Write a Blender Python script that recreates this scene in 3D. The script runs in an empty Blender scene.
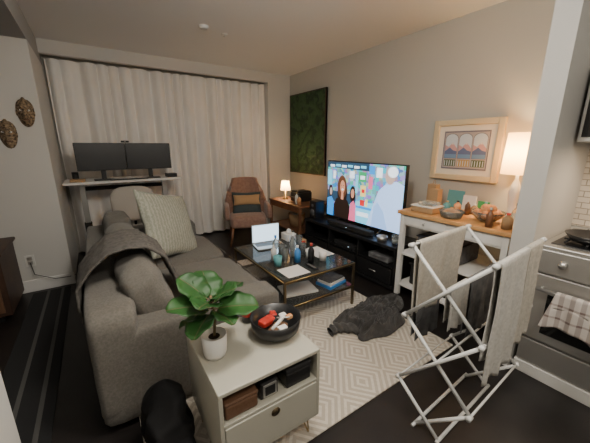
import bpy, bmesh, math, random
from mathutils import Vector, Matrix, noise
random.seed(4)
C=bpy.context.scene.collection
# ---------------------------------------------------------------- materials
def mat(name,col,rough=.6,metal=0,col2=None,scale=8,bump=0,bscale=None,emit=0,trans=0,alpha=1,detail=4,spec=None,sheen=0):
    m=bpy.data.materials.new(name); m.use_nodes=True
    n=m.node_tree.nodes; l=m.node_tree.links; b=n['Principled BSDF']
    b.inputs['Base Color'].default_value=(*col,1); b.inputs['Roughness'].default_value=rough; b.inputs['Metallic'].default_value=metal
    if trans: b.inputs['Transmission Weight'].default_value=trans; b.inputs['IOR'].default_value=1.3
    if alpha<1: b.inputs['Alpha'].default_value=alpha
    if spec is not None: b.inputs['Specular IOR Level'].default_value=spec
    if sheen: b.inputs['Sheen Weight'].default_value=sheen
    tc=n.new('ShaderNodeTexCoord')
    if col2:
        t=n.new('ShaderNodeTexNoise'); t.inputs['Scale'].default_value=scale; t.inputs['Detail'].default_value=detail
        r=n.new('ShaderNodeValToRGB'); r.color_ramp.elements[0].color=(*col,1); r.color_ramp.elements[1].color=(*col2,1)
        r.color_ramp.elements[0].position=.35; r.color_ramp.elements[1].position=.65
        l.new(tc.outputs['Object'],t.inputs['Vector']); l.new(t.outputs['Fac'],r.inputs['Fac']); l.new(r.outputs['Color'],b.inputs['Base Color'])
        if emit: l.new(r.outputs['Color'],b.inputs['Emission Color'])
    if bump:
        t=n.new('ShaderNodeTexNoise'); t.inputs['Scale'].default_value=bscale or 60; t.inputs['Detail'].default_value=3
        bp=n.new('ShaderNodeBump'); bp.inputs['Strength'].default_value=bump; bp.inputs['Distance'].default_value=.01
        l.new(tc.outputs['Object'],t.inputs['Vector']); l.new(t.outputs['Fac'],bp.inputs['Height']); l.new(bp.outputs['Normal'],b.inputs['Normal'])
    if emit:
        if not col2: b.inputs['Emission Color'].default_value=(*col,1)
        b.inputs['Emission Strength'].default_value=emit
    return m
def trans_mat(name,col,tcol,fac,emit=0,ecol=(1,1,1)):
    m=mat(name,col,.9); n=m.node_tree.nodes;l=m.node_tree.links;b=n['Principled BSDF']; out=n['Material Output']
    t=n.new('ShaderNodeBsdfTranslucent'); t.inputs['Color'].default_value=(*tcol,1)
    mx=n.new('ShaderNodeMixShader'); mx.inputs[0].default_value=fac
    if emit: b.inputs['Emission Color'].default_value=(*ecol,1); b.inputs['Emission Strength'].default_value=emit
    l.new(b.outputs[0],mx.inputs[1]); l.new(t.outputs[0],mx.inputs[2]); l.new(mx.outputs[0],out.inputs['Surface']); return m
M={}
M['wall']=mat('wall_paint',(.46,.44,.395),.85,bump=.05,bscale=90)
M['wallw']=mat('white_wall_paint',(.58,.57,.54),.85,bump=.05,bscale=90)
M['wallp']=mat('partition_paint',(.44,.43,.41),.85,bump=.05,bscale=90)
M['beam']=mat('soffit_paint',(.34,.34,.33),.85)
M['ceil']=mat('ceiling_paint',(.76,.75,.73),.9)
M['trim']=mat('trim_paint',(.72,.71,.69),.5)
M['floor']=mat('dark_wood_floor',(.008,.006,.006),.45,col2=(.015,.012,.011),scale=5)
M['sofa']=mat('grey_sofa_fabric',(.115,.106,.092),.95,col2=(.152,.141,.124),scale=90,bump=.35,bscale=320,sheen=.1)
M['throw']=mat('throw_fabric',(.075,.068,.062),.95,col2=(.125,.115,.103),scale=50,bump=.6,bscale=120)
def stripe_mat(name,ca,cb,k,ax=0):
    m=mat(name,ca,.95,bump=.6,bscale=90); n=m.node_tree.nodes;l=m.node_tree.links;b=n['Principled BSDF']
    tc=n.new('ShaderNodeTexCoord'); w=n.new('ShaderNodeTexWave'); w.inputs['Scale'].default_value=k; w.inputs['Distortion'].default_value=5; w.inputs['Detail'].default_value=4; w.inputs['Detail Scale'].default_value=5
    w.bands_direction='XYZ'[ax]
    mx=n.new('ShaderNodeMix'); mx.data_type='RGBA'; l.new(tc.outputs['Object'],w.inputs['Vector']); l.new(w.outputs['Fac'],mx.inputs[0]); mx.inputs[6].default_value=(*ca,1); mx.inputs[7].default_value=(*cb,1)
    l.new(mx.outputs[2],b.inputs['Base Color']); return m
M['pillow']=stripe_mat('woven_pillow',(.26,.27,.22),(.37,.375,.315),9)
M['chaircover']=mat('beige_chair_cover',(.38,.35,.31),.95,bump=.3)
M['curtain']=mat('linen_curtain',(.84,.81,.77),.95,col2=(.88,.85,.81),scale=3,bump=.2,bscale=300)
M['black']=mat('black_paint',(.012,.012,.013),.35)
M['blackm']=mat('black_matte',(.012,.012,.013),.85)
M['bag']=mat('black_nylon',(.008,.008,.009),.75,spec=.25)
M['metalb']=mat('black_metal',(.02,.02,.02),.3,.8)
M['gold']=mat('brass',(.45,.32,.14),.3,.9)
M['bronze']=mat('aged_brass',(.16,.12,.07),.35,.85)
M['screen']=mat('screen_off',(.008,.008,.010),.35)
M['white']=mat('white_plastic',(.68,.67,.64),.4)
M['cream']=mat('cream_lacquer',(.43,.415,.35),.45)
M['oak']=mat('oak_wood',(.50,.25,.09),.45,col2=(.62,.34,.14),scale=6)
M['walnut']=mat('walnut_wood',(.14,.06,.03),.45,col2=(.22,.10,.05),scale=7)
M['ebony']=mat('dark_stained_wood',(.035,.018,.012),.5,col2=(.07,.035,.02),scale=7)
M['leather']=mat('brown_leather',(.13,.065,.035),.55,bump=.3)
M['steel']=mat('stainless_steel',(.50,.49,.47),.34,.8)
M['glassdk']=mat('oven_glass',(.01,.01,.01),.08)
M['leaf']=mat('leaf_green',(.014,.060,.012),.5,col2=(.028,.10,.020),scale=6,spec=.35)
M['stem']=mat('stem_brown',(.12,.09,.04),.7)
M['soil']=mat('soil',(.03,.02,.012),.95)
M['chair']=mat('rust_velvet',(.27,.15,.11),.85,col2=(.34,.20,.15),scale=25,bump=.2,sheen=.3)
M['teal']=mat('slate_cushion',(.05,.07,.075),.9)
M['stripe']=mat('orange_cushion',(.45,.28,.14),.9)
M['red']=mat('red_plastic',(.45,.03,.02),.35)
M['paper']=mat('paper',(.70,.69,.67),.8)
M['kraft']=mat('kraft_paper',(.36,.23,.12),.85)
M['blue']=mat('blue_plastic',(.05,.22,.55),.4)
M['bread']=mat('fruit_orange',(.55,.20,.07),.6,col2=(.75,.42,.20),scale=30)
M['rack']=mat('white_powder_coat',(.58,.58,.57),.4)
M['towel']=mat('white_towel',(.55,.535,.50),.95,col2=(.45,.435,.405),scale=60,bump=.5,bscale=200)
M['beige']=mat('beige_towel',(.42,.395,.345),.95,col2=(.52,.485,.425),scale=60,bump=.5,bscale=200)
M['greyc']=mat('grey_cloth',(.09,.09,.095),.95,col2=(.15,.15,.155),scale=20,bump=.4)
M['hood']=mat('charcoal_knit',(.035,.033,.033),.95,col2=(.065,.062,.060),scale=10,bump=.6,bscale=80,sheen=.15)
M['maskw']=mat('mask_wood',(.035,.02,.01),.6,col2=(.34,.24,.14),scale=55)
M['frame']=mat('champagne_frame',(.62,.52,.34),.45,.15,bump=.2)
M['glass']=mat('clear_glass',(.8,.85,.85),.05,trans=.9)
M['shade']=trans_mat('lamp_shade',(.85,.68,.45),(.95,.66,.32),.6,.55,(1,.58,.20))
M['shade2']=trans_mat('lamp_shade_small',(.85,.7,.5),(.95,.7,.4),.6,1.0,(1,.62,.28))
M['lap']=mat('laptop_screen',(.60,.80,.98),.5,emit=1.8)
M['green']=mat('green_plastic',(.05,.28,.10),.4)
M['tealc']=mat('teal_card',(.10,.30,.32),.8)
M['night']=mat('night_window',(.02,.022,.03),.1)
def flatm(name,col,e): return mat(name,col,.6,emit=e)
def painting_mat():
    m=mat('green_painting',(.02,.06,.03),.7); n=m.node_tree.nodes;l=m.node_tree.links;b=n['Principled BSDF']
    tc=n.new('ShaderNodeTexCoord'); w=n.new('ShaderNodeTexWave'); w.inputs['Scale'].default_value=2.2; w.inputs['Distortion'].default_value=14; w.inputs['Detail'].default_value=4; w.inputs['Detail Scale'].default_value=1.6
    r=n.new('ShaderNodeValToRGB'); e=r.color_ramp.elements
    e[0].position=.02;e[0].color=(.010,.030,.011,1); e[1].position=.25;e[1].color=(.024,.058,.019,1)
    x=e.new(.95); x.color=(.036,.078,.025,1)
    l.new(tc.outputs['Object'],w.inputs['Vector']); l.new(w.outputs['Fac'],r.inputs['Fac']); l.new(r.outputs['Color'],b.inputs['Base Color'])
    bp=n.new('ShaderNodeBump'); bp.inputs['Strength'].default_value=.5; bp.inputs['Distance'].default_value=.02; l.new(w.outputs['Fac'],bp.inputs['Height']); l.new(bp.outputs['Normal'],b.inputs['Normal']); return m
M['paint']=painting_mat()
def mathn(n,l,op,a,b=None,c=None):
    k=n.new('ShaderNodeMath'); k.operation=op
    for i,v in enumerate((a,b,c)):
        if v is None: continue
        if isinstance(v,(int,float)): k.inputs[i].default_value=v
        else: l.new(v,k.inputs[i])
    return k.outputs[0]
def rug_mat():
    m=mat('geometric_rug',(.6,.55,.48),.95); n=m.node_tree.nodes;l=m.node_tree.links;b=n['Principled BSDF']
    tc=n.new('ShaderNodeTexCoord'); s=n.new('ShaderNodeSeparateXYZ'); l.new(tc.outputs['Object'],s.inputs[0])
    def tri(o,k):
        return mathn(n,l,'ABSOLUTE',mathn(n,l,'SUBTRACT',mathn(n,l,'FRACT',mathn(n,l,'MULTIPLY',o,k)),.5))
    d=mathn(n,l,'ADD',tri(s.outputs[0],2.6),tri(s.outputs[1],2.2))
    st=mathn(n,l,'GREATER_THAN',mathn(n,l,'FRACT',mathn(n,l,'MULTIPLY',d,8.0)),.55)
    nz=n.new('ShaderNodeTexNoise'); nz.inputs['Scale'].default_value=60; l.new(tc.outputs['Object'],nz.inputs['Vector'])
    f=mathn(n,l,'MULTIPLY',st,mathn(n,l,'ADD',nz.outputs['Fac'],.35))
    mx=n.new('ShaderNodeMix'); mx.data_type='RGBA'; l.new(f,mx.inputs[0]); mx.inputs[6].default_value=(.42,.375,.315,1); mx.inputs[7].default_value=(.60,.555,.485,1)
    l.new(mx.outputs[2],b.inputs['Base Color'])
    bp=n.new('ShaderNodeBump'); bp.inputs['Strength'].default_value=.4; bp.inputs['Distance'].default_value=.01; l.new(nz.outputs['Fac'],bp.inputs['Height']); l.new(bp.outputs['Normal'],b.inputs['Normal'])
    return m
M['rug']=rug_mat()
def check_mat(name,ca,cb,k):
    m=mat(name,ca,.9); n=m.node_tree.nodes;l=m.node_tree.links;b=n['Principled BSDF']
    tc=n.new('ShaderNodeTexCoord'); s=n.new('ShaderNodeSeparateXYZ'); l.new(tc.outputs['Object'],s.inputs[0])
    g1=mathn(n,l,'GREATER_THAN',mathn(n,l,'FRACT',mathn(n,l,'MULTIPLY',s.outputs[1],k)),.55)
    g2=mathn(n,l,'GREATER_THAN',mathn(n,l,'FRACT',mathn(n,l,'MULTIPLY',s.outputs[2],k*.6)),.85)
    f=mathn(n,l,'MULTIPLY',mathn(n,l,'ADD',g1,g2),.5)
    mx=n.new('ShaderNodeMix'); mx.data_type='RGBA'; l.new(f,mx.inputs[0]); mx.inputs[6].default_value=(*ca,1); mx.inputs[7].default_value=(*cb,1)
    l.new(mx.outputs[2],b.inputs['Base Color']); return m
M['check']=check_mat('striped_dishcloth',(.60,.55,.51),(.18,.13,.12),20)
def tile_mat():
    m=mat('tile_backsplash',(.6,.56,.5),.25); n=m.node_tree.nodes;l=m.node_tree.links;b=n['Principled BSDF']
    tc=n.new('ShaderNodeTexCoord'); s=n.new('ShaderNodeSeparateXYZ'); c=n.new('ShaderNodeCombineXYZ'); l.new(tc.outputs['Object'],s.inputs[0]); l.new(s.outputs[1],c.inputs[0]); l.new(s.outputs[2],c.inputs[1])
    k=n.new('ShaderNodeTexBrick'); k.inputs['Scale'].default_value=6; k.inputs['Color1'].default_value=(.62,.58,.52,1);k.inputs['Color2'].default_value=(.55,.50,.44,1);k.inputs['Mortar'].default_value=(.30,.27,.23,1); k.inputs['Mortar Size'].default_value=.02
    l.new(c.outputs[0],k.inputs['Vector']); l.new(k.outputs['Color'],b.inputs['Base Color']); return m
M['tile']=tile_mat()
# ---------------------------------------------------------------- geometry helpers
ROOT=[None]
def root(name,loc=(0,0,0),rz=0):
    e=bpy.data.objects.new(name,None); e.empty_display_size=.05; e.location=loc; e.rotation_euler[2]=rz; C.objects.link(e); ROOT[0]=e; return e
def done(): ROOT[0]=None
def link(name,bm,m,smooth=False,loc=None,rot=None):
    me=bpy.data.meshes.new(name); bm.normal_update(); bm.to_mesh(me); bm.free()
    o=bpy.data.objects.new(name,me); C.objects.link(o)
    if m: me.materials.append(M[m] if isinstance(m,str) else m)
    if smooth:
        for p in me.polygons: p.use_smooth=True
    if loc is not None: o.location=loc
    if rot is not None: o.rotation_euler=rot
    if ROOT[0]: o.parent=ROOT[0]
    return o
def box(name,x0,x1,y0,y1,z0,z1,m,bev=.004,rot=None):
    bm=bmesh.new(); bmesh.ops.create_cube(bm,size=1)
    bmesh.ops.scale(bm,vec=(abs(x1-x0),abs(y1-y0),abs(z1-z0)),verts=bm.verts)
    if bev:
        bev=min(bev,.45*min(abs(x1-x0),abs(y1-y0),abs(z1-z0)))
        bmesh.ops.bevel(bm,geom=bm.edges[:],offset=bev,segments=2,affect='EDGES',profile=.5)
    return link(name,bm,m,False,((x0+x1)/2,(y0+y1)/2,(z0+z1)/2),rot)
def plainbox(name,*a,**k): return box(name,*a,bev=0,**k)
def tube(name,pts,r,m,seg=10,r2=None):
    bm=bmesh.new(); pts=[Vector(p) for p in pts]
    rings=[]
    up=None
    for i,p in enumerate(pts):
        if i==0:t=pts[1]-p
        elif i==len(pts)-1:t=p-pts[i-1]
        else:t=(pts[i+1]-p).normalized()+(p-pts[i-1]).normalized()
        t.normalize()
        if up is None: up=Vector((0,0,1)) if abs(t.z)<.9 else Vector((1,0,0))
        a=t.cross(up).normalized(); b=a.cross(t).normalized(); up=b
        rr=r if r2 is None else r+(r2-r)*i/(len(pts)-1)
        rings.append([bm.verts.new(p+a*rr*math.cos(2*math.pi*k/seg)+b*rr*math.sin(2*math.pi*k/seg)) for k in range(seg)])
    for A,B in zip(rings,rings[1:]):
        for k in range(seg): bm.faces.new((A[k],A[(k+1)%seg],B[(k+1)%seg],B[k]))
    bm.faces.new(rings[0][::-1]); bm.faces.new(rings[-1])
    bmesh.ops.recalc_face_normals(bm,faces=bm.faces)
    o=link(name,bm,m,True); return o
def lathe(name,prof,loc,m,seg=28,rot=None):
    bm=bmesh.new(); rings=[]
    for r,z in prof:
        rings.append([bm.verts.new((max(r,.0004)*math.cos(2*math.pi*k/seg),max(r,.0004)*math.sin(2*math.pi*k/seg),z)) for k in range(seg)])
    for A,B in zip(rings,rings[1:]):
        for k in range(seg): bm.faces.new((A[k],A[(k+1)%seg],B[(k+1)%seg],B[k]))
    if prof[0][0]<.01: bm.faces.new(rings[0][::-1])
    bmesh.ops.recalc_face_normals(bm,faces=bm.faces)
    o=link(name,bm,m,True,loc,rot)
    return o
def puff(name,loc,size,m,rot=(0,0,0),n=6,pf=.15,wr=.006,mode='box',cuts=12,seed=0,fr=9):
    bm=bmesh.new(); bmesh.ops.create_cube(bm,size=2); bmesh.ops.subdivide_edges(bm,edges=bm.edges[:],cuts=cuts,use_grid_fill=True)
    for v in bm.verts:
        p=v.co.copy()
        if mode=='box':
            mx=max(abs(p.x),abs(p.y),abs(p.z)); q=(abs(p.x)**n+abs(p.y)**n+abs(p.z)**n)**(1/n); p*=mx/q
            p.z*=1+pf*(1-p.x**2)*(1-p.y**2)
        else:
            e=max(0,(1-p.x**2)*(1-p.y**2)); p.z*=.06+.94*e**.42
            s=1-.07*(1-abs(p.y))*abs(p.x)**3; s2=1-.07*(1-abs(p.x))*abs(p.y)**3
            p.x*=s; p.y*=s2
        p=Vector((p.x*size[0]/2,p.y*size[1]/2,p.z*size[2]/2))
        nn=noise.noise_vector(p*fr+Vector((seed*7.3,seed,0)))
        v.co=p+nn*wr
    return link(name,bm,m,True,loc,rot)
def grid(name,fn,nu,nv,m,thick=0,smooth=True):
    bm=bmesh.new(); V=[[bm.verts.new(fn(i/nu,j/nv)) for j in range(nv+1)] for i in range(nu+1)]
    for i in range(nu):
        for j in range(nv): bm.faces.new((V[i][j],V[i+1][j],V[i+1][j+1],V[i][j+1]))
    bmesh.ops.recalc_face_normals(bm,faces=bm.faces)
    o=link(name,bm,m,smooth)
    if thick:
        s=o.modifiers.new('s','SOLIDIFY'); s.thickness=thick; s.offset=0
    return o
def patch(name,pts,o,ua,va,off,m):
    o=Vector(o);ua=Vector(ua);va=Vector(va);nn=ua.cross(va).normalized()
    bm=bmesh.new(); f=bm.faces.new([bm.verts.new(o+ua*a+va*b+nn*off) for a,b in pts]); return link(name,bm,m)
def ell(cx,cy,rx,ry,n=24,a0=0,a1=2*math.pi):
    return [(cx+rx*math.cos(a0+(a1-a0)*k/n),cy+ry*math.sin(a0+(a1-a0)*k/n)) for k in range(n)]
# ---------------------------------------------------------------- room shell
plainbox('floor',-3.1,3.3,-1.7,5.4,-.1,0,'floor')
plainbox('ceiling',-3.1,3.3,-1.7,5.4,2.7,2.8,'ceil')
plainbox('wall_right',3.13,3.25,.76,4.96,0,2.7,'wall')
plainbox('wall_partition',2.22,3.25,.64,.76,0,2.7,'wallp')
plainbox('wall_kitchen',2.95,3.07,-1.6,.64,0,2.7,'wallw')
plainbox('wall_masks',-3.0,-.35,3.93,4.05,0,2.45,'wallw')
plainbox('wall_alcove',-.47,-.35,4.05,5.1,0,2.45,'wallw')
plainbox('wall_window_column',2.68,3.13,4.84,5.1,0,2.7,'wallw')
plainbox('wall_back',-.47,3.25,5.1,5.22,0,2.7,'wall')
plainbox('trim_bulkhead',-.35,2.68,4.84,4.92,2.55,2.7,'wallw')
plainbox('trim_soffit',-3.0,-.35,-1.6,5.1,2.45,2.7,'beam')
plainbox('wall_left',-3.1,-3.0,-1.6,5.1,0,2.7,'wallw')
plainbox('wall_rear',-3.0,3.0,-1.72,-1.6,0,2.7,'wallw')
plainbox('wall_hall',-.46,-.34,.2,1.2,0,2.45,'wallw')
plainbox('window_1',.0,2.4,5.085,5.1,.4,2.3,'night')
box('baseboard_masks',-3.0,-.34,3.915,3.93,0,.13,'trim')
box('baseboard_right',3.115,3.13,.77,4.84,0,.13,'trim')
box('baseboard_partition',2.205,2.22,.64,.76,0,.13,'trim')
# ---------------------------------------------------------------- curtains
def curtain(name,x0,x1,ph,zb=.03):
    W=x1-x0
    def fn(a,b):
        x=x0+W*a; z=zb+(2.53-zb)*b
        w=.040*math.sin(a*W*40+ph+1.5*math.sin(a*9+ph))+.022*math.sin(a*W*19+ph*2+2*math.sin(a*5))
        w*=.8+.3*(1-b)
        x+=.016*math.sin(z*2.3+a*12)*(1-b)+.010*math.cos(a*W*40+ph+1.5*math.sin(a*9+ph))
        return (x,4.995+w,z)
    return grid(name,fn,int(W*130),16,'curtain')
curtain('curtain',-.33,.72,.3); curtain('curtain.001',.70,1.72,2.1); curtain('curtain.002',1.70,2.67,4.0)
# ---------------------------------------------------------------- rugs
box('area_rug',.02,2.12,.97,3.5,0,.012,'rug',.005)
root('striped_runner_rug')
box('base',-.70,-.38,1.3,3.85,0,.008,'blackm',.003)
M['rs']=mat('runner_stripe',(.08,.078,.075),.9)
for x in (-.57,-.45): box('stripe',x-.012,x+.012,1.3,3.85,.008,.0095,'rs',0)
done()
# ---------------------------------------------------------------- sofa
root('grey_sofa')
box('base',-.12,.90,1.62,3.73,.04,.28,'sofa',.02)
puff('back_frame',(-.03,2.665,.365),(.24,2.17,.66),'sofa',n=14,pf=0,wr=.004)
puff('arm_near',(.40,1.675,.30),(1.08,.19,.54),'sofa',n=14,pf=0,wr=.004)
puff('arm_far',(.40,3.66,.33),(1.08,.18,.58),'sofa',n=14,pf=0,wr=.004)
for i,(a,b) in enumerate(((1.78,2.67),(2.68,3.56))):
    puff('seat_cushion_%d'%i,(.55,(a+b)/2,.37),(.88,b-a,.19),'sofa',n=8,pf=.12,wr=.008,seed=i)
    for z in (.295,.455): tube('piping',[(.985,a+.04,z),(.985,b-.04,z)],.004,'throw',6)
ys=((1.72,2.33),(2.35,2.96),(2.97,3.57))
for i,(a,b) in enumerate(ys):
    s=(.30 if i==0 else .12)
    puff('back_cushion_%d'%i,(.13+.05*(i==0),(a+b)/2,.64-.05*(i==0)),(.24,b-a,.44),'sofa',rot=(0,-s,0),n=4,pf=.1,wr=.018,seed=i+5)
for x in (-.08,.86):
    for y in (1.68,3.66): tube('foot',[(x,y,.012),(x,y,.05)],.02,'black')
done()
pr=[(-.165,.50),(-.172,.60),(-.167,.70),(-.09,.80),(0,.875),(.1,.895),(.2,.885),(.30,.80),(.345,.68),(.38,.56),(.43,.49)]
def thr(a,b):
    k=b*(len(pr)-1); i=min(int(k),len(pr)-2); t=k-i
    x=pr[i][0]*(1-t)+pr[i+1][0]*t; z=pr[i][1]*(1-t)+pr[i+1][1]*t
    y=1.92+.46*a+.05*(b-.5)
    w=.010*math.sin(a*22+b*4)
    return (x+w*(1 if b>.6 else -.6),y,z+abs(w)+.012)
grid('throw_blanket',thr,30,50,'throw',.012)
puff('woven_throw_pillow',(.53,2.98,.765),(.64,.64,.17),'pillow',rot=(math.radians(66),math.radians(14),math.radians(38)),mode='p',seed=3,cuts=20)
# ---------------------------------------------------------------- side table
X0,X1,Y0,Y1=.28,.79,.96,1.43
root('side_table')
box('top',X0,X1,Y0,Y1,.53,.55,'cream',.004)
box('left_panel',X0,X0+.018,Y0,Y1,.17,.53,'cream',.002)
box('right_panel',X1-.018,X1,Y0,Y1,.17,.53,'cream',.002)
box('back_panel',X0,X1,Y1-.015,Y1,.17,.53,'cream',.002)
box('bottom',X0,X1,Y0,Y1,.16,.178,'cream',.002)
box('shelf',X0+.018,X1-.018,Y0,Y1-.015,.375,.39,'cream',.002)
box('drawer_front',X0+.02,X1-.02,Y0-.004,Y0+.014,.182,.372,'cream',.004)
tube('drawer_hole',[((X0+X1)/2,Y0-.006,.33),((X0+X1)/2,Y0+.002,.33)],.022,'bronze',20)
for x in (X0+.05,X1-.05):
    for y in (Y0+.05,Y1-.05):
        sx=-1 if x<.5 else 1
        tube('hairpin_leg',[(x-.03,y,.165),(x+.02*sx,y,.020),(x+.022*sx,y,.017),(x+.03,y+.03,.165)],.004,'gold',8)
done()
root('leather_box'); box('body',.31,.46,.975,1.15,.391,.46,'leather',.01); box('lid',.308,.462,.973,1.152,.46,.475,'leather',.006); done()
root('desk_clock'); box('case',.48,.57,.99,1.03,.391,.475,'black',.006); box('dial',.49,.56,.985,.991,.40,.465,'steel',.002); box('dial_inner',.50,.55,.983,.985,.41,.455,'black',.0); done()
root('black_storage_box'); box('body',.61,.75,.98,1.2,.391,.47,'black',.008); box('lid',.607,.753,.977,1.203,.47,.495,'blackm',.006); done()
# ---------------------------------------------------------------- plant
root('potted_fiddle_leaf_plant')
px,py=.355,1.20
lathe('pot',[(.002,0),(.045,0),(.053,.02),(.058,.11),(.054,.112),(.05,.10),(.002,.098)],(px,py,.551),'white')
lathe('soil',[(.002,.004),(.05,0)],(px,py,.648),'soil')
tube('trunk',[(px,py,.64),(px+.01,py,.74),(px,py+.01,.85)],.007,'stem',8)
def leaf(base,dirv,L,Wd,droop,roll=0):
    d=Vector(dirv).normalized(); side=d.cross(Vector((0,0,1))).normalized(); up=side.cross(d).normalized()
    Mr=Matrix.Rotation(roll,3,d); side=Mr@side; up=Mr@up
    def fn(a,b):
        w=(max(0,math.sin(math.pi*(a*.985+.008)**.9)))**.48*Wd*.5*(.86+.2*a)
        s=(b-.5)*2
        p=Vector(base)+d*L*a+side*w*s+up*(abs(s)*w*.22-droop*a*a*L+.006*math.sin(a*16)*abs(s))
        return p
    grid('leaf',fn,16,8,'leaf',.0015)
    tube('midrib',[fn(t/6,.5)+up*.001 for t in range(7)],.0016,'stem',6)
LV=[((-.9,-.1,.50),.17,.15,.5,.79),((-.7,-.7,.05),.15,.14,.4,.775),((.35,-1,.05),.12,.13,.4,.785),((.85,-.4,.15),.18,.16,.4,.785),
    ((.9,.5,.35),.18,.15,.4,.80),((.1,.8,.6),.16,.15,.3,.82),((-.6,.5,.75),.16,.15,.3,.82),((.25,-.5,.65),.14,.14,.6,.82),((-.35,-.55,.5),.14,.14,.6,.81),((-1,.1,0),.12,.12,.4,.76)]
for i,(d,L,W,dr,z) in enumerate(LV):
    dv=Vector(d).normalized(); b0=Vector((px,py,z)); tube('petiole',[b0,b0+dv*.03],.003,'stem',6); leaf(b0+dv*.025,d,L,W,dr*.5,roll=(.25 if i%2 else -.25))
done()
root('black_bowl')
bx,by=.675,1.19
lathe('bowl',[(.002,0),(.08,0),(.122,.035),(.132,.098),(.125,.098),(.114,.04),(.07,.012),(.002,.010)],(bx,by,.551),'black',40)
done()
root('bowl_trinkets')
puff('red_pouch',(bx-.045,by+.015,.625),(.10,.05,.03),'red',rot=(.1,.1,.4),seed=2)
puff('red_tag',(bx+.02,by+.06,.622),(.06,.035,.02),'red',rot=(.1,.1,1.2),seed=3)
tube('white_tube',[(bx-.05,by-.05,.615),(bx+.03,by-.02,.635)],.009,'white')
tube('pen',[(bx-.02,by+.06,.61),(bx+.06,by-.04,.64)],.005,'steel')
puff('white_earbud_case',(bx+.055,by+.02,.62),(.04,.035,.02),'white'); puff('receipt',(bx+.0,by-.07,.62),(.05,.035,.01),'paper',seed=3)
puff('orange_fob',(bx+.07,by-.02,.63),(.035,.025,.02),'bread')
puff('charger',(bx+.01,by+.03,.605),(.08,.06,.04),'black'); puff('wallet',(bx-.01,by-.04,.598),(.11,.07,.03),'leather',rot=(0,0,.5))
done()
root('soda_can'); lathe('can',[(.002,0),(.028,0),(.033,.008),(.033,.11),(.027,.12),(.002,.119)],(.60,1.37,.551),'black'); lathe('label',[(.0335,.04),(.0335,.07)],(.60,1.37,.551),'red'); done()
root('black_backpack')
puff('body',(.13,1.31,.20),(.20,.36,.28),'bag',n=2.8,wr=.045,seed=2)
puff('pocket',(.13,1.15,.15),(.18,.14,.16),'bag',n=3,wr=.03,seed=4)
tube('strap',[(.08,1.20,.28),(.10,1.26,.35),(.15,1.34,.35),(.17,1.38,.28)],.008,'bag')
done()
# ---------------------------------------------------------------- coffee table
cx0,cx1,cy0,cy1=1.14,1.90,1.85,2.85
root('glass_coffee_table')
for x in (cx0,cx1):
    for y in (cy0,cy1): box('leg',x-.010,x+.010,y-.010,y+.010,.013,.44,'bronze',.002)
for z in (.43,.20):
    for x in (cx0,cx1): box('rail',x-.009,x+.009,cy0,cy1,z-.011,z+.011,'bronze',.002)
    for y in (cy0,cy1): box('rail',cx0,cx1,y-.009,y+.009,z-.011,z+.011,'bronze',.002)
    tube('gold_edge',[(cx0,cy0-.011,z+.01),(cx1,cy0-.011,z+.01)],.004,'gold',6)
    tube('gold_edge',[(cx0-.011,cy0,z+.01),(cx0-.011,cy1,z+.01)],.004,'gold',6)
M['tglass']=mat('smoked_glass',(.05,.055,.055),.06,alpha=.5)
box('glass_top',cx0,cx1,cy0,cy1,.442,.450,'tglass',.001)
box('lower_shelf',cx0,cx1,cy0,cy1,.212,.218,'tglass',.001)
done()
def laptop(name,loc,rz,op=100,sc='lap'):
    root(name,loc,rz)
    box('keyboard_base',-.16,.16,-.11,.11,0,.014,'steel',.003); box('keys',-.14,.14,-.02,.09,.014,.015,'black',0)
    box('lid',-.16,.16,.108+.0,.114,.014,.22,'steel',.002)
    box('display',-.15,.15,.104,.108,.024,.21,sc,0)
    done()
laptop('open_laptop',(1.46,2.68,.451),-.15)
root('notebook_stack',(1.74,1.98,.219),.2); box('book_a',-.12,.12,-.09,.09,0,.03,'blue',.003); box('book_b',-.11,.11,-.08,.08,.03,.055,'white',.003); box('book_c',-.1,.1,-.07,.07,.055,.07,'greyc',.003); done()
root('white_tablet_stack',(1.40,2.05,.219),-.2); box('tablet',-.16,.16,-.11,.11,0,.02,'white',.004); box('paper',-.13,.13,-.09,.09,.02,.024,'paper',0); done()
def bottle(name,x,y,z,r,h,m,cap='white'):
    root(name); lathe('body',[(.002,0),(r,0),(r,h*.6),(r*.9,h*.68),(r*.35,h*.82),(r*.33,h*.9)],(x,y,z),m); lathe('cap',[(r*.4,h*.88),(r*.4,h),(.002,h)],(x,y,z),cap); done()
bottle('water_bottle',1.50,2.28,.451,.032,.24,'glass','white')
bottle('spray_bottle',1.58,2.40,.451,.035,.22,'steel','black')
bottle('blue_bottle',1.46,2.14,.451,.03,.16,'blue')
bottle('medicine_bottle',1.60,2.16,.451,.025,.10,'white')
bottle('lotion_bottle',1.30,2.30,.451,.028,.15,'white','steel')
bottle('soda_bottle',1.55,2.05,.451,.03,.19,'black','red')
bottle('hand_sanitizer_bottle',1.40,2.44,.451,.03,.19,'glass','blue')
def cup(name,x,y,z,r,h,m):
    lathe(name,[(.002,0),(r*.8,0),(r,h),(r*.93,h),(r*.74,.006),(.002,.005)],(x,y,z),m)
cup('drinking_glass',1.41,2.34,.451,.035,.12,'glass'); cup('drinking_glass.001',1.62,2.28,.451,.032,.11,'glass'); cup('coffee_mug',1.68,2.04,.451,.04,.09,'white')
cup('drinking_glass.002',1.36,2.20,.451,.032,.13,'glass'); cup('coffee_mug.001',1.26,2.16,.451,.04,.09,'tealc'); cup('drinking_glass.003',1.68,2.44,.451,.035,.14,'glass')
root('paper_sheets'); box('sheet',1.68,1.88,2.10,2.38,.4508,.453,'paper',0); box('sheet_b',1.20,1.42,1.88,2.08,.4508,.4525,'paper',0,); done()
root('remote_control'); box('body',1.47,1.50,1.88,2.03,.451,.468,'black',.005); box('buttons',1.475,1.495,1.90,2.01,.468,.470,'steel',0); done()
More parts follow.
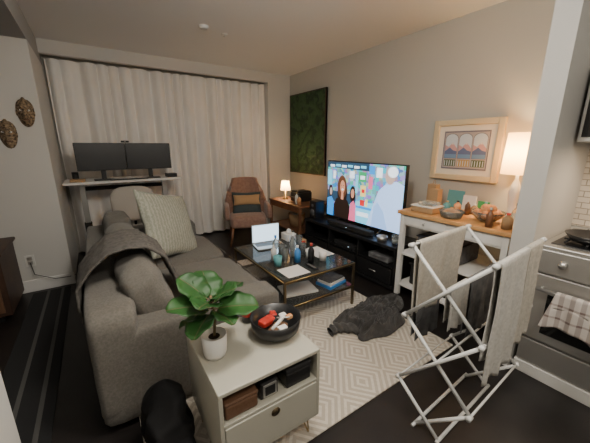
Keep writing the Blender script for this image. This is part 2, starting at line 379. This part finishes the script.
root('snack_box'); box('carton',1.72,1.84,2.52,2.64,.451,.50,'kraft',.003); box('label',1.74,1.82,2.518,2.5199,.46,.49,'red',0); done()
root('tissue_box'); box('carton',1.70,1.82,2.69,2.83,.451,.53,'white',.004); puff('tissue',(1.76,2.76,.55),(.06,.05,.05),'paper',n=2,wr=.015,cuts=5); done()
root('magazine_pile',(1.5,2.5,.219),.1); box('m1',-.14,.14,-.2,.2,0,.02,'paper',.002); box('m2',-.12,.13,-.18,.17,.02,.035,'greyc',.002); box('m3',-.1,.12,-.12,.15,.035,.05,'stripe',.002); done()
# ---------------------------------------------------------------- console + tv
root('black_tv_console')
box('top',2.43,2.90,1.80,3.38,.45,.49,'black',.006)
box('base',2.43,2.90,1.80,3.38,.02,.06,'black',.004)
for y in (1.80,2.32,2.84,3.36): box('divider',2.44,2.90,y,y+.02,.06,.45,'black',.003)
box('back',2.88,2.90,1.80,3.38,.06,.45,'blackm',.002)
box('shelf',2.45,2.88,1.80,3.38,.25,.265,'black',.002)
for i,y in enumerate((1.825,2.345,2.865)):
    box('drawer_front',2.425,2.445,y,y+.49,.07,.245,'black',.005); tube('pull',[(2.415,y+.2,.16),(2.415,y+.29,.16)],.005,'steel',8)
for y in (1.9,3.3): box('foot',2.5,2.85,y-.02,y+.02,0,.02,'blackm',0)
done()
root('cable_box'); box('body',2.47,2.72,2.42,2.78,.268,.32,'blackm',.006); box('light',2.468,2.471,2.5,2.52,.29,.295,'lap',0); done()
root('game_console'); box('body',2.48,2.75,1.92,2.2,.268,.33,'greyc',.01); box('slot',2.478,2.481,1.96,2.15,.30,.305,'black',0); done()
root('flat_screen_tv')
TX=2.68;ty0,ty1,tz0,tz1=1.93,3.19,.545,1.305
box('bezel',TX,TX+.045,ty0,ty1,tz0,tz1,'black',.006)
for y in (2.2,2.92): tube('stand_leg',[(TX+.14,y,.497),(TX+.02,y,.56),(TX-.10,y,.497)],.009,'black',8)
o=(TX-.001,ty1-.012,tz0+.015); ua=(0,-(ty1-ty0-.024),0); va=(0,0,tz1-tz0-.027)
def tvbg():
    m=bpy.data.materials.new('tv_picture'); m.use_nodes=True; n=m.node_tree.nodes;l=m.node_tree.links
    b=n['Principled BSDF']; b.inputs['Base Color'].default_value=(.01,.01,.01,1)
    tc=n.new('ShaderNodeTexCoord'); v=n.new('ShaderNodeTexVoronoi'); v.inputs['Scale'].default_value=22; v.distance='CHEBYCHEV'
    hs=n.new('ShaderNodeHueSaturation'); hs.inputs['Saturation'].default_value=1.3; hs.inputs['Value'].default_value=.85
    mx=n.new('ShaderNodeMix'); mx.data_type='RGBA'; mx.inputs[0].default_value=.5; mx.inputs[7].default_value=(.05,.40,.68,1)
    l.new(tc.outputs['Object'],v.inputs['Vector']); l.new(v.outputs['Color'],hs.inputs['Color']); l.new(hs.outputs['Color'],mx.inputs[6]); l.new(mx.outputs[2],b.inputs['Emission Color']); b.inputs['Emission Strength'].default_value=1.5; return m
patch('picture',[(0,0),(1,0),(1,1),(0,1)],o,ua,va,.0004,tvbg())
E=1.6
tm={k:flatm('tv_'+k,c,E) for k,c in dict(blue=(.02,.25,.70),cyan=(.16,.58,.80),skin=(.52,.23,.14),hair=(.015,.008,.006),shirt=(.40,.58,.92),shirt2=(.27,.44,.78),grn=(.03,.32,.12),yel=(.80,.62,.20),white=(.80,.90,1),pink=(.70,.12,.25),dark=(.02,.05,.09),gray=(.42,.30,.26),brn=(.10,.04,.02),red=(.6,.02,.02)).items()}
def tp(n,pts,off,k): patch(n,pts,o,ua,va,off,tm[k])
def tr(x0,x1,y0,y1): return [(x0,y0),(x1,y0),(x1,y1),(x0,y1)]
tp('ceiling_dark',[(0,.90),(.6,.88),(.6,1),(0,1)],.0008,'dark')
for i in range(6): tp('ceiling_lamp',tr(.04+i*.09,.11+i*.09,.91+.01*(i%2),.95+.01*(i%2)),.001,'cyan' if i%2 else 'white')
tp('poster_blue',tr(0,.07,.58,.85),.001,'cyan'); tp('poster_red',tr(.09,.13,.70,.84),.001,'white')
tp('poster_green',tr(.47,.57,.70,.86),.001,'grn'); tp('poster_green2',tr(.49,.55,.74,.80),.0012,'white')
tp('poster_yellow',tr(.50,.57,.46,.64),.001,'yel'); tp('poster_yel_in',tr(.515,.555,.52,.58),.0012,'red')
tp('poster_white',tr(.34,.41,.74,.86),.001,'white'); tp('poster_pink',tr(.60,.65,.60,.80),.001,'pink'); tp('poster_b2',tr(.60,.67,.84,.97),.001,'blue')
tp('poster_w2',tr(.69,.76,.80,.95),.001,'white'); tp('poster_cy',tr(.43,.46,.5,.8),.001,'cyan')
tp('counter',[(.42,0),(.75,0),(.72,.38),(.44,.36)],.0012,'cyan')
tp('counter_text',tr(.46,.62,.12,.19),.0016,'white'); tp('counter_stripe',tr(.44,.66,.25,.29),.0016,'blue'); tp('counter_item',tr(.50,.56,.30,.40),.0018,'red'); tp('counter_item2',tr(.57,.60,.30,.42),.0018,'yel')
tp('crowd_dark',[(0,.28),(.44,.28),(.44,.46),(0,.48)],.0014,'dark')
tp('woman_hair',ell(.235,.56,.07,.21),.0024,'brn'); tp('woman_hair_r',ell(.270,.48,.045,.20),.0023,'hair'); tp('woman_hair_l',ell(.20,.46,.035,.17),.0023,'hair')
tp('woman_body',[(.10,0),(.36,0),(.36,.24),(.32,.34),(.27,.38),(.21,.38),(.15,.34),(.11,.22)],.0022,'hair')
tp('woman_neck',[(.222,.34),(.262,.34),(.257,.48),(.228,.48)],.0027,'skin')
tp('woman_face',ell(.243,.57,.036,.115),.0028,'skin'); tp('woman_smile',ell(.245,.52,.015,.014),.003,'white')
tp('woman_eye',ell(.228,.595,.007,.008),.003,'hair'); tp('woman_eye_b',ell(.260,.595,.007,.008),.003,'hair')
tp('child_hair',ell(.395,.47,.040,.14),.0023,'hair'); tp('child_face',ell(.395,.48,.024,.08),.0030,'skin')
tp('child_body',[(.35,0),(.45,0),(.445,.28),(.41,.36),(.37,.30)],.0028,'pink')
tp('bystander_hair',ell(.055,.47,.032,.11),.0024,'hair'); tp('bystander_face',ell(.06,.455,.020,.07),.0028,'gray')
tp('bystander_body',[(.0,0),(.12,0),(.11,.28),(.07,.36),(0,.32)],.0022,'blue')
tp('man_body',[(.60,0),(1,0),(1,.72),(.92,.77),(.82,.73),(.73,.60),(.67,.34)],.003,'shirt')
tp('man_arm',[(.66,.0),(.86,.0),(.80,.28),(.72,.42),(.68,.32)],.0034,'shirt2')
tp('man_head',ell(.85,.84,.055,.13),.0036,'gray'); tp('man_hair',ell(.875,.90,.055,.08),.0038,'white')
done()
root('bookshelf_speaker'); box('cabinet',2.50,2.66,3.22,3.36,.491,.74,'black',.006); tube('driver',[(2.498,3.29,.58),(2.494,3.29,.58)],.05,'greyc',24); tube('tweeter',[(2.498,3.29,.68),(2.494,3.29,.68)],.025,'greyc',20); done()
cup('small_bowl',2.52,2.05,.491,.06,.05,'steel')
root('candle_jar'); cup('jar',2.55,1.90,.491,.04,.09,'glass'); lathe('wax',[(.002,0),(.032,0),(.034,.05),(.002,.05)],(2.55,1.90,.497),'white'); done()
root('soundbar'); puff('body',(2.53,2.58,.522),(.09,.75,.058),'blackm',n=10,pf=0,wr=0); box('light',2.482,2.485,2.57,2.59,.52,.524,'lap',0); done()
# ---------------------------------------------------------------- wall art
root('green_abstract_painting')
box('canvas',3.095,3.13,3.77,4.78,1.02,2.36,'paint',.003)
for a in ((3.77,3.785,1.02,2.36),(4.765,4.78,1.02,2.36)): box('frame_side',3.088,3.13,a[0],a[1],a[2],a[3],'ebony',.002)
for a in ((1.02,1.035),(2.345,2.36)): box('frame_edge',3.088,3.13,3.77,4.78,a[0],a[1],'ebony',.002)
done()
root('framed_arches_print')
fy0,fy1,fz0,fz1=1.26,1.93,1.155,1.75; fw=.055
box('frame_l',3.085,3.13,fy1-fw,fy1,fz0,fz1,'frame',.006);box('frame_r',3.085,3.13,fy0,fy0+fw,fz0,fz1,'frame',.006)
box('frame_t',3.086,3.13,fy0+fw,fy1-fw,fz1-fw,fz1,'frame',.006);box('frame_b',3.086,3.13,fy0+fw,fy1-fw,fz0,fz0+fw,'frame',.006)
M['mat']=mat('cream_mat_board',(.66,.63,.55),.8)
box('mat_board',3.11,3.13,fy0+.04,fy1-.04,fz0+.04,fz1-.04,'mat',0)
o=(3.1085,fy1-fw,fz0+fw); ua=(0,-(fy1-fy0-2*fw),0); va=(0,0,fz1-fz0-2*fw)
pm={k:mat('print_'+k,c,.8) for k,c in dict(bg=(.15,.15,.20),col=(.36,.33,.33),sky=(.50,.58,.66),mt=(.10,.14,.28),pk=(.50,.30,.32),sea=(.14,.26,.45),grn=(.08,.12,.07),gold=(.40,.27,.10),wht=(.6,.6,.6)).items()}
patch('print_area',[(.10,.11),(.90,.11),(.90,.89),(.10,.89)],o,ua,va,.0006,pm['bg'])
patch('print_wall',[(.12,.14),(.88,.14),(.88,.86),(.12,.86)],o,ua,va,.0008,pm['col'])
def arch(x0,x1,y0,y1): 
    c=(x0+x1)/2; rx=(x1-x0)/2
    return [(x0,y0),(x1,y0)]+[(c+rx*math.cos(t*math.pi/12),y1-.1+.1*math.sin(t*math.pi/12)) for t in range(13)]
for x0,x1 in ((.14,.36),(.39,.61),(.64,.86)):
    patch('arch_trim',arch(x0-.008,x1+.008,.33,.84),o,ua,va,.0009,pm['bg'])
    patch('arch_sky',arch(x0,x1,.34,.83),o,ua,va,.001,pm['sky'])
    w=x1-x0
    patch('mountain_far',[(x0,.44),(x1,.44),(x1,.54),(x0+w*.6,.66),(x0+w*.3,.57),(x0,.61)],o,ua,va,.0014,pm['pk'])
    patch('snow',[(x0+w*.5,.62),(x0+w*.7,.62),(x0+w*.6,.66)],o,ua,va,.0016,pm['wht'])
    patch('mountain',[(x0,.40),(x1,.40),(x1,.48),(x0+w*.7,.50),(x0+w*.4,.56),(x0,.48)],o,ua,va,.0018,pm['mt'])
    patch('sea',[(x0,.34),(x1,.34),(x1,.42),(x0,.42)],o,ua,va,.002,pm['sea'])
    patch('balustrade',[(x0,.17),(x1,.17),(x1,.31),(x0,.31)],o,ua,va,.001,pm['grn'] if x0!=.39 else pm['gold'])
    for q in range(5): patch('baluster',[(x0+w*(q+.3)/5,.18),(x0+w*(q+.6)/5,.18),(x0+w*(q+.6)/5,.29),(x0+w*(q+.3)/5,.29)],o,ua,va,.0014,pm['sky'])
done()
# ---------------------------------------------------------------- kitchen cart
root('kitchen_cart')
box('wood_top',2.38,3.02,.80,1.78,.865,.90,'oak',.006)
for x in (2.42,2.97):
    for y in (.85,1.73): box('leg',x-.022,x+.022,y-.022,y+.022,.03,.865,'white',.003)
box('apron_front',2.41,2.43,.85,1.73,.76,.865,'white',.003); box('apron_side',2.42,2.97,1.71,1.73,.76,.865,'white',.003)
for y in (.87,1.30): box('drawer',2.402,2.41,y,y+.40,.775,.855,'white',.003); tube('drawer_knob',[(2.402,y+.2,.815),(2.388,y+.2,.815)],.010,'steel')
box('lower_shelf',2.41,2.99,.83,1.75,.13,.15,'white',.003); box('mid_shelf',2.41,2.99,.83,1.75,.46,.48,'white',.003)
for x in (2.42,2.97):
    for y in (.85,1.73): tube('caster',[(x-.012,y,.022),(x+.012,y,.022)],.021,'blackm',16)
done()
root('storage_basket'); box('body',2.50,2.85,1.2,1.62,.481,.66,'greyc',.02); tube('rim',[(2.50,1.2,.66),(2.85,1.2,.66),(2.85,1.62,.66),(2.50,1.62,.66),(2.5,1.2,.66)],.008,'black'); done()
root('storage_bin'); box('body',2.48,2.85,1.25,1.65,.151,.36,'black',.02); box('lid',2.47,2.86,1.24,1.66,.36,.38,'blackm',.008); done()
root('table_lamp')
lx,ly=2.93,1.04
lathe('base',[(.002,0),(.07,0),(.07,.015),(.02,.03),(.035,.12),(.045,.2),(.03,.28),(.012,.33),(.012,.42),(.002,.42)],(lx,ly,.901),'white')
lathe('shade',[(.125,0),(.112,.33)],(lx,ly,1.27),'shade',36)
done()
root('glass_food_container'); lathe('dish',[(.002,0),(.08,0),(.10,.06),(.095,.06),(.075,.006),(.002,.005)],(2.50,1.32,.901),'glass'); lathe('leftovers',[(.002,.035),(.08,.03)],(2.50,1.32,.901),'kraft'); done()
root('takeout_container'); box('tub',2.44,2.62,1.46,1.68,.901,.955,'kraft',.01); box('lid',2.435,2.625,1.455,1.685,.955,.965,'paper',.004); box('tub_upper',2.46,2.60,1.48,1.62,.966,1.0,'glass',.01); done()
root('fruit_bowl'); lathe('bowl',[(.002,0),(.05,0),(.115,.055),(.125,.085),(.12,.085),(.05,.01),(.002,.008)],(2.60,1.08,.901),'glass')
for i in range(13):
    a=i*2.4; rr=.072 if i<8 else .03; puff('fruit',(2.60+rr*math.cos(a),1.08+rr*math.sin(a),.965+.04*(i>7)),(.07,.065,.06),'bread',n=2,wr=.006,cuts=5,seed=i)
done()
root('kraft_gift_bag'); box('bag',2.82,2.90,1.68,1.77,.901,1.12,'kraft',.004); box('bag_side',2.70,2.78,1.58,1.67,.901,1.09,'kraft',.004); tube('handle',[(2.84,1.725,1.12),(2.85,1.725,1.16),(2.87,1.725,1.16),(2.88,1.725,1.12)],.003,'kraft',6); done()
root('greeting_cards'); box('card',2.95,2.96,1.46,1.62,.901,1.07,'tealc',0,rot=(0,.1,0)); box('card_b',2.92,2.93,1.33,1.45,.901,1.04,'paper',0,rot=(0,.1,0)); box('card_c',2.94,2.95,1.22,1.32,.901,1.0,'green',0,rot=(0,.1,0)); done()
bottle('spice_jar',2.74,1.40,.901,.03,.11,'bread','black'); bottle('spice_jar.001',2.80,1.28,.901,.03,.09,'kraft','white'); bottle('oil_bottle',2.60,.88,.901,.035,.18,'glass','black'); bottle('vitamin_bottle',2.80,1.19,.901,.03,.12,'white','tealc')
bottle('honey_jar',2.48,.89,.901,.035,.12,'kraft','red'); bottle('sauce_bottle',2.72,1.30,.901,.022,.13,'leather','white'); bottle('tea_tin',2.70,1.48,.901,.035,.10,'tealc','gold'); bottle('pepper_grinder',2.43,.99,.901,.025,.15,'walnut','steel')
# ---------------------------------------------------------------- drying rack
root('folding_drying_rack')
L0=Vector((1.26,.84,0)); e1=Vector((.60,.03,0)); e2=Vector((.05,-.36,0))
def RP(i,s,z): return L0+e1*i+e2*s+Vector((0,0,z))
zs=[.25,.635,1.02]
for i in (0,1):
    off=.02 if i==0 else -.02
    for k in range(2):
        tube('lattice_bar',[RP(i,0,zs[k]),RP(i,1,zs[k+1])],.0095,'rack',8)
        tube('lattice_bar',[RP(i+off,1,zs[k]),RP(i+off,0,zs[k+1])],.0095,'rack',8)
    tube('leg_bar',[RP(i,0,.25),RP(i,.68,.010)],.0095,'rack',8)
    tube('leg_bar',[RP(i+off,1,.25),RP(i+off,.32,.010)],.0095,'rack',8)
    for z in zs:
        for s in (0,1): 
            p=RP(i,s,z); tube('joint',[p-e1*.02,p+e1*.03],.013,'rack',10)
for z in zs:
    for s in (0,1): tube('rod',[RP(0,s,z),RP(1,s,z)],.006,'rack',8)
for z in (.4425,.8275): tube('rod',[RP(0,.5,z),RP(1,.5,z)],.006,'rack',8)
for s in (.68,.32): tube('foot_rod',[RP(-.03,s,.012),RP(1.03,s,.012)],.0095,'rack',8)
done()
def hang(name,i0,i1,s,z,df,db,m,ph=0,am=.010):
    tot=df+db
    def fn(a,b):
        d=b*tot-db; sgn=1 if d>0 else -1
        drop=max(0,abs(d)-.012)
        p=RP(i0+(i1-i0)*a,s,z+.010)
        gap=.012*min(1,abs(d)/.012)
        w=am*math.sin(a*15+ph)*min(1,drop*4)+am*.6*math.sin(a*31+ph*2+drop*6)*min(1,drop*3)
        n=e2.normalized()
        return p+n*(sgn*gap+w)+Vector((0,0,-drop+.012*math.sin(a*6+ph)*(drop>.1)))
    return grid(name,fn,36,50,m,.004)
hang('white_bath_towel',.04,.60,1,1.02,.62,.50,'towel',1,.010)
hang('white_hand_towel',.62,.95,1,1.02,.55,.46,'beige',3,.010)
hang('beige_towel',.10,.92,0,1.02,.42,.45,'beige',2.2)
hang('grey_shirt',.42,.95,.5,.8275,.36,.34,'greyc',.2,.014)
hang('cream_dish_towel',.06,.38,.5,.8275,.24,.20,'towel',.9,.010)
hang('grey_shirt.001',.15,.55,0,.635,.22,.20,'greyc',.7,.012)
# ---------------------------------------------------------------- hoodie
def hood(a,b):
    x=(a-.5)*2; y=(b-.5)*2
    r=math.sqrt(x*x+y*y)+1e-6; mm=max(abs(x),abs(y)); x*=mm/r; y*=mm/r; rr=mm
    ang=math.atan2(y,x); k=1+.14*math.sin(3*ang+1)+.09*math.sin(5*ang+2)+.05*math.sin(9*ang)
    wx=x+.25*noise.noise(Vector((x*2,y*2,7))); wy=y+.25*noise.noise(Vector((x*2,y*2,9)))
    rd=1-abs(noise.noise(Vector((wx*2.6,wy*4.5,4))))*2.4
    rd2=1-abs(noise.noise(Vector((wx*6,wy*8,14))))*2
    env=min(1,(1-rr)*4.5)
    h=env*(.020+.035*(1-rr)+.045*max(0,rd)+.018*max(0,rd2))
    X=x*.42*k; Y=y*.22*k
    return (1.91+X*.95-Y*.1,1.57+Y+X*.16,.018+max(0,h))
hd=grid('crumpled_hoodie',hood,80,80,'hood',.006)
def sleeve(a,b):
    th=b*2*math.pi; t=a
    c=Vector((1.60-.20*t,1.50+.10*math.sin(t*2.2),.05)); r=.045-.012*t+.008*math.sin(t*26)
    return (c.x+.2*r*math.cos(th),c.y+r*1.3*math.cos(th),.018+max(.0,c.z-.02+r*.75*math.sin(th)))
sl=grid('crumpled_hoodie_sleeve',sleeve,26,14,'hood'); sl.parent=hd
# ---------------------------------------------------------------- desk & monitors
root('standing_desk')
box('desktop',-.32,1.00,4.28,4.80,1.05,1.08,'white',.006)
for x in (-.15,.80):
    box('leg_upper',x-.03,x+.03,4.50,4.56,.5,1.05,'steel',.004); box('leg_lower',x-.04,x+.04,4.49,4.57,.03,.55,'blackm',.004); box('foot',x-.04,x+.04,4.25,4.80,0,.035,'blackm',.006)
box('crossbar',-.15,.80,4.52,4.55,.95,1.0,'blackm',.003)
done()
def monitor(name,x,y,rz,w=.53):
    root(name,(x,y,1.081),rz)
    box('panel',-w/2,w/2,-.012,.02,.12,.45,'black',.006); box('display',-w/2+.01,w/2-.01,-.014,-.012,.13,.44,'screen',0)
    box('neck',-.025,.025,.02,.05,.01,.3,'black',.004); box('foot',-.11,.11,-.06,.10,0,.012,'black',.004); done()
monitor('computer_monitor',.10,4.42,.06); monitor('computer_monitor.001',.63,4.41,-.06)
root('webcam'); box('body',.33,.42,4.41,4.44,1.535,1.56,'black',.008); tube('lens',[(.375,4.409,1.547),(.375,4.404,1.547)],.008,'steel'); done()
root('keyboard'); box('body',.15,.58,4.30,4.34,1.081,1.10,'black',.004); box('keys',.16,.57,4.305,4.335,1.10,1.104,'steel',0); done()
root('desk_clutter'); box('notebook',-.25,-.10,4.32,4.45,1.081,1.11,'kraft',.004); box('dock',.82,.95,4.35,4.5,1.081,1.13,'black',.006); tube('pen_cup',[(-.2,4.6,1.081),(-.2,4.6,1.18)],.035,'black',16); done()
root('office_chair')
puff('backrest',(.34,3.98,.83),(.46,.10,.36),'chaircover',n=5,wr=.006,rot=(-.15,0,0)); puff('seat',(.34,4.2,.52),(.5,.46,.09),'chaircover',n=5)
tube('column',[(.34,4.2,.12),(.34,4.2,.5)],.025,'metalb'); tube('back_support',[(.34,4.15,.47),(.34,4.03,.5),(.34,4.01,.75)],.015,'metalb')
for i in range(5):
    a=i*2*math.pi/5; tube('base_arm',[(.34,4.2,.12),(.34+.26*math.cos(a),4.2+.26*math.sin(a),.06)],.016,'metalb'); tube('caster',[(.34+.26*math.cos(a),4.2+.26*math.sin(a)-.012,.03),(.34+.26*math.cos(a),4.2+.26*math.sin(a)+.012,.03)],.028,'blackm',14)
done()
# ---------------------------------------------------------------- armchair
root('wingback_armchair',(1.95,4.28,0),-.35)
puff('seat',(0,-.02,.36),(.56,.56,.18),'chair',n=6)
def cb(a,b):
    ang=(a-.5)*2.3; z=.32+.66*b; R=.33+.03*b
    x=R*math.sin(ang)*(1-.12*(b>.75)*(b-.75)*4); y=.02+R*math.cos(ang)*.85+.12*b
    zz=z if abs(a-.5)<.28 else z-(abs(a-.5)-.28)*1.9*max(0,b-.2)
    return (x,y,zz)
g=grid('curved_back',cb,28,16,'chair',.07)
g.modifiers.new('b','BEVEL').width=.02
for s in (-1,1):
    puff('arm',(s*.32,-.03,.50),(.08,.50,.22),'chair',n=4)
    for y in (-.24,.24): tube('leg',[(s*.24,y,.29),(s*.29,y*1.15,.0)],.022,'walnut',10,.012)
puff('lumbar_cushion',(0,.08,.60),(.46,.36,.13),'teal',rot=(math.radians(72),0,0),mode='p'); puff('striped_cushion',(.0,.04,.66),(.42,.16,.09),'stripe',rot=(math.radians(70),0,0),mode='p')
done()
# ---------------------------------------------------------------- corner table
root('wooden_corner_table')
box('top',2.42,3.05,3.50,4.42,.60,.63,'walnut',.005)
box('apron',2.44,2.46,3.53,4.40,.52,.60,'walnut',.003)
for x in (2.45,3.02):
    for y in (3.53,4.39): box('leg',x-.018,x+.018,y-.018,y+.018,0,.60,'walnut',.003)
box('lower_shelf',2.44,3.03,3.53,4.40,.2,.22,'walnut',.003)
done()
root('small_lamp'); lathe('base',[(.002,0),(.05,0),(.05,.012),(.012,.025),(.012,.18),(.002,.18)],(2.62,4.20,.631),'gold'); lathe('shade',[(.085,0),(.06,.15)],(2.62,4.20,.78),'shade2'); done()
root('printer'); box('body',2.60,2.86,3.78,4.02,.631,.78,'black',.015); box('tray',2.54,2.61,3.82,3.98,.70,.71,'blackm',.003); box('lid',2.61,2.85,3.79,4.01,.78,.80,'blackm',.008); done()
root('wicker_basket'); lathe('basket',[(.002,0),(.11,0),(.14,.2),(.13,.2),(.10,.01),(.002,.01)],(2.68,3.95,.221),'kraft'); puff('cloth',(2.68,3.95,.40),(.22,.22,.1),'towel',n=2.5,wr=.02); done()
bottle('perfume_bottle',2.50,3.62,.631,.03,.14,'bread','black'); bottle('perfume_bottle.001',2.52,3.72,.631,.025,.18,'white','gold')
# ---------------------------------------------------------------- masks, outlets, ceiling fixtures
def mask(name,x,z,h):
    root(name)
    def fn(a,b):
        u=(a-.5)*2; v=(b-.5)*2
        w=.25*h*(1-abs(v)**2.4)**.5*(1+.16*v)
        d=(1-u*u)*(1-v*v)**.5*.05+.025*math.exp(-(u/.16)**2)*math.exp(-((v+.05)/.3)**2)+.012*math.exp(-((abs(u)-.4)/.2)**2-((v-.35)/.08)**2)-.008*math.exp(-((abs(u)-.4)/.18)**2-((v-.15)/.08)**2)
        return (x+u*w,3.93-max(0,d)-.003,z+v*h/2)
    grid('face',fn,24,30,'maskw',.008)
    puff('lips',(x,3.885,z-h*.24),(.045,.02,.02),'leather',n=2,cuts=5,wr=0)
    for s in (-1,1): 
        puff('eye',(x+s*.024,3.886,z+h*.09),(.032,.014,.016),'paper',n=2,cuts=4,wr=0); puff('pupil',(x+s*.024,3.879,z+h*.09),(.010,.006,.010),'black',n=2,cuts=4,wr=0)
        puff('ear',(x+s*h*.25,3.92,z),(.015,.02,.05),'maskw',n=2.5,cuts=4,wr=0)
    tube('topknot',[(x,3.91,z+h*.47),(x,3.91,z+h*.56)],.02,'maskw',10,.008)
    done()
mask('wooden_face_mask',-.465,1.80,.25); mask('wooden_face_mask.001',-.625,1.60,.25)
root('wall_outlet'); box('plate',-.72,-.64,3.922,3.93,.28,.40,'white',.003); box('socket',-.70,-.66,3.92,3.923,.30,.335,'steel',0); box('socket_b',-.70,-.66,3.92,3.923,.345,.38,'steel',0); done()
tube('power_cord',[(-.68,3.915,.32),(-.66,3.88,.2),(-.5,3.86,.12),(-.38,3.9,.10),(-.30,4.1,.05)],.004,'black',8)
root('smoke_detector'); lathe('body',[(.002,-.028),(.04,-.028),(.048,-.016),(.05,0)],(1.15,3.42,2.7),'white'); lathe('ring',[(.026,-.030),(.030,-.030)],(1.15,3.42,2.7),'steel'); done()
root('sprinkler_head'); lathe('plate',[(.002,-.010),(.032,-.010),(.036,0)],(1.41,3.52,2.7),'white'); tube('nozzle',[(1.41,3.52,2.69),(1.41,3.52,2.67)],.008,'steel'); done()
root('brown_cabinet'); box('body',-1.6,-.76,3.3,3.86,.06,.60,'ebony',.01); box('top',-1.62,-.74,3.28,3.88,.60,.63,'ebony',.008)
for x in (-1.5,-.85): box('leg',x-.02,x+.02,3.34,3.38,0,.06,'black',.002)
box('door',-1.55,-1.19,3.285,3.3,.1,.56,'leather',.004); box('door_b',-1.17,-.80,3.285,3.3,.1,.56,'leather',.004); done()
# ---------------------------------------------------------------- kitchen
root('gas_range')
box('body',2.27,2.93,-.14,.62,.08,.88,'steel',.006)
box('cooktop',2.25,2.93,-.14,.62,.88,.905,'steel',.006)
box('black_burner_area',2.32,2.86,-.10,.58,.905,.910,'black',.002)
box('control_panel',2.245,2.27,-.14,.62,.73,.88,'steel',.006)
for y in (.0,.15,.33,.48): tube('knob',[(2.245,y,.81),(2.215,y,.81)],.02,'steel',18)
box('oven_door',2.245,2.27,-.13,.61,.27,.72,'steel',.006); box('oven_window',2.243,2.246,-.03,.52,.33,.60,'glassdk',0)
tube('handle',[(2.20,-.10,.635),(2.20,.58,.635)],.011,'steel',12)
for y in (-.07,.55): tube('handle_mount',[(2.20,y,.635),(2.25,y,.635)],.008,'steel')
box('bottom_drawer',2.25,2.27,-.13,.61,.09,.255,'steel',.006)
box('kick_plate',2.24,2.30,-.14,.62,0,.08,'white',.003)
for cy in (.06,.42):
    for cx in (2.45,2.72):
        for k in (-.1,0,.1): tube('grate',[(cx-.11,cy+k,.925),(cx+.11,cy+k,.925)],.006,'blackm',6)
        tube('grate_x',[(cx,cy-.13,.925),(cx,cy+.13,.925)],.006,'blackm',6); tube('burner',[(cx,cy,.91),(cx,cy,.92)],.04,'blackm',18)
done()
root('frying_pan'); lathe('pan',[(.002,0),(.10,0),(.135,.045),(.13,.045),(.098,.006),(.002,.005)],(2.45,.42,.932),'black',36); tube('handle',[(2.36,.33,.97),(2.27,.18,.995)],.011,'black'); done()
def dish(a,b):
    tot=.46; d=b*tot-.20; sg=1 if d>0 else -1; drop=max(0,abs(d)-.015)
    return (2.20-sg*.016*min(1,abs(d)/.015)-.012*math.sin(a*18+1)*min(1,drop*5)*sg-.01*(drop*(sg>0)),.47-.28*a-.10*drop*(a-.5)*4,.648-drop+.03*math.sin(a*5)*(drop>.1))
grid('striped_dishcloth',dish,30,44,'check',.004)
root('microwave'); box('body',2.53,2.93,-.14,.62,1.52,1.95,'steel',.006); box('door',2.515,2.53,.0,.60,1.55,1.93,'glassdk',.004); tube('handle',[(2.50,.03,1.58),(2.50,.03,1.9)],.01,'steel'); box('controls',2.515,2.53,-.13,-.01,1.55,1.93,'black',.003); done()
root('wall_cabinet'); box('body',2.6,2.94,-.14,.63,1.96,2.69,'white',.005); box('door',2.585,2.6,-.13,.24,1.98,2.67,'white',.005); box('door_b',2.585,2.6,.25,.62,1.98,2.67,'white',.005); done()
plainbox('trim_backsplash',2.942,2.95,-1.5,.64,.92,1.52,'tile')
# ---------------------------------------------------------------- lights
def area(name,loc,rot,size,pw,col):
    d=bpy.data.lights.new(name,'AREA'); d.size=size; d.energy=pw; d.color=col; o=bpy.data.objects.new(name,d); o.location=loc; o.rotation_euler=rot; C.objects.link(o); return o
def point(name,loc,pw,col,r=.05):
    d=bpy.data.lights.new(name,'POINT'); d.energy=pw; d.color=col; d.shadow_soft_size=r; o=bpy.data.objects.new(name,d); o.location=loc; C.objects.link(o)
area('kitchen_ceiling_light',(.9,-.5,2.6),(0,0,0),.6,34,(1,.92,.80))
point('living_added_fill',(.7,.95,2.40),84,(1,.93,.82),.15)  # added fill light, kept out of view, brightens the far room and ceiling
point('table_lamp_bulb',(lx,ly,1.45),22,(1,.70,.36),.04)
point('small_lamp_bulb',(2.62,4.20,.88),12,(1,.74,.46),.03)
area('cooktop_light',(2.55,.2,1.50),(0,0,0),.3,7,(1,.75,.5))
w=bpy.data.worlds.new('World'); bpy.context.scene.world=w; w.use_nodes=True; w.node_tree.nodes['Background'].inputs[0].default_value=(.5,.5,.55,1); w.node_tree.nodes['Background'].inputs[1].default_value=.1
# ---------------------------------------------------------------- camera
th=math.radians(14.35); ps=math.radians(33.8)
cd=bpy.data.cameras.new('Camera'); cd.sensor_width=36; cd.lens=36*297/590; cd.clip_start=.02
co=bpy.data.objects.new('Camera',cd); co.location=(0,0,1.5); co.rotation_euler=(math.radians(90)-th,0,-ps); C.objects.link(co)
bpy.context.scene.camera=co
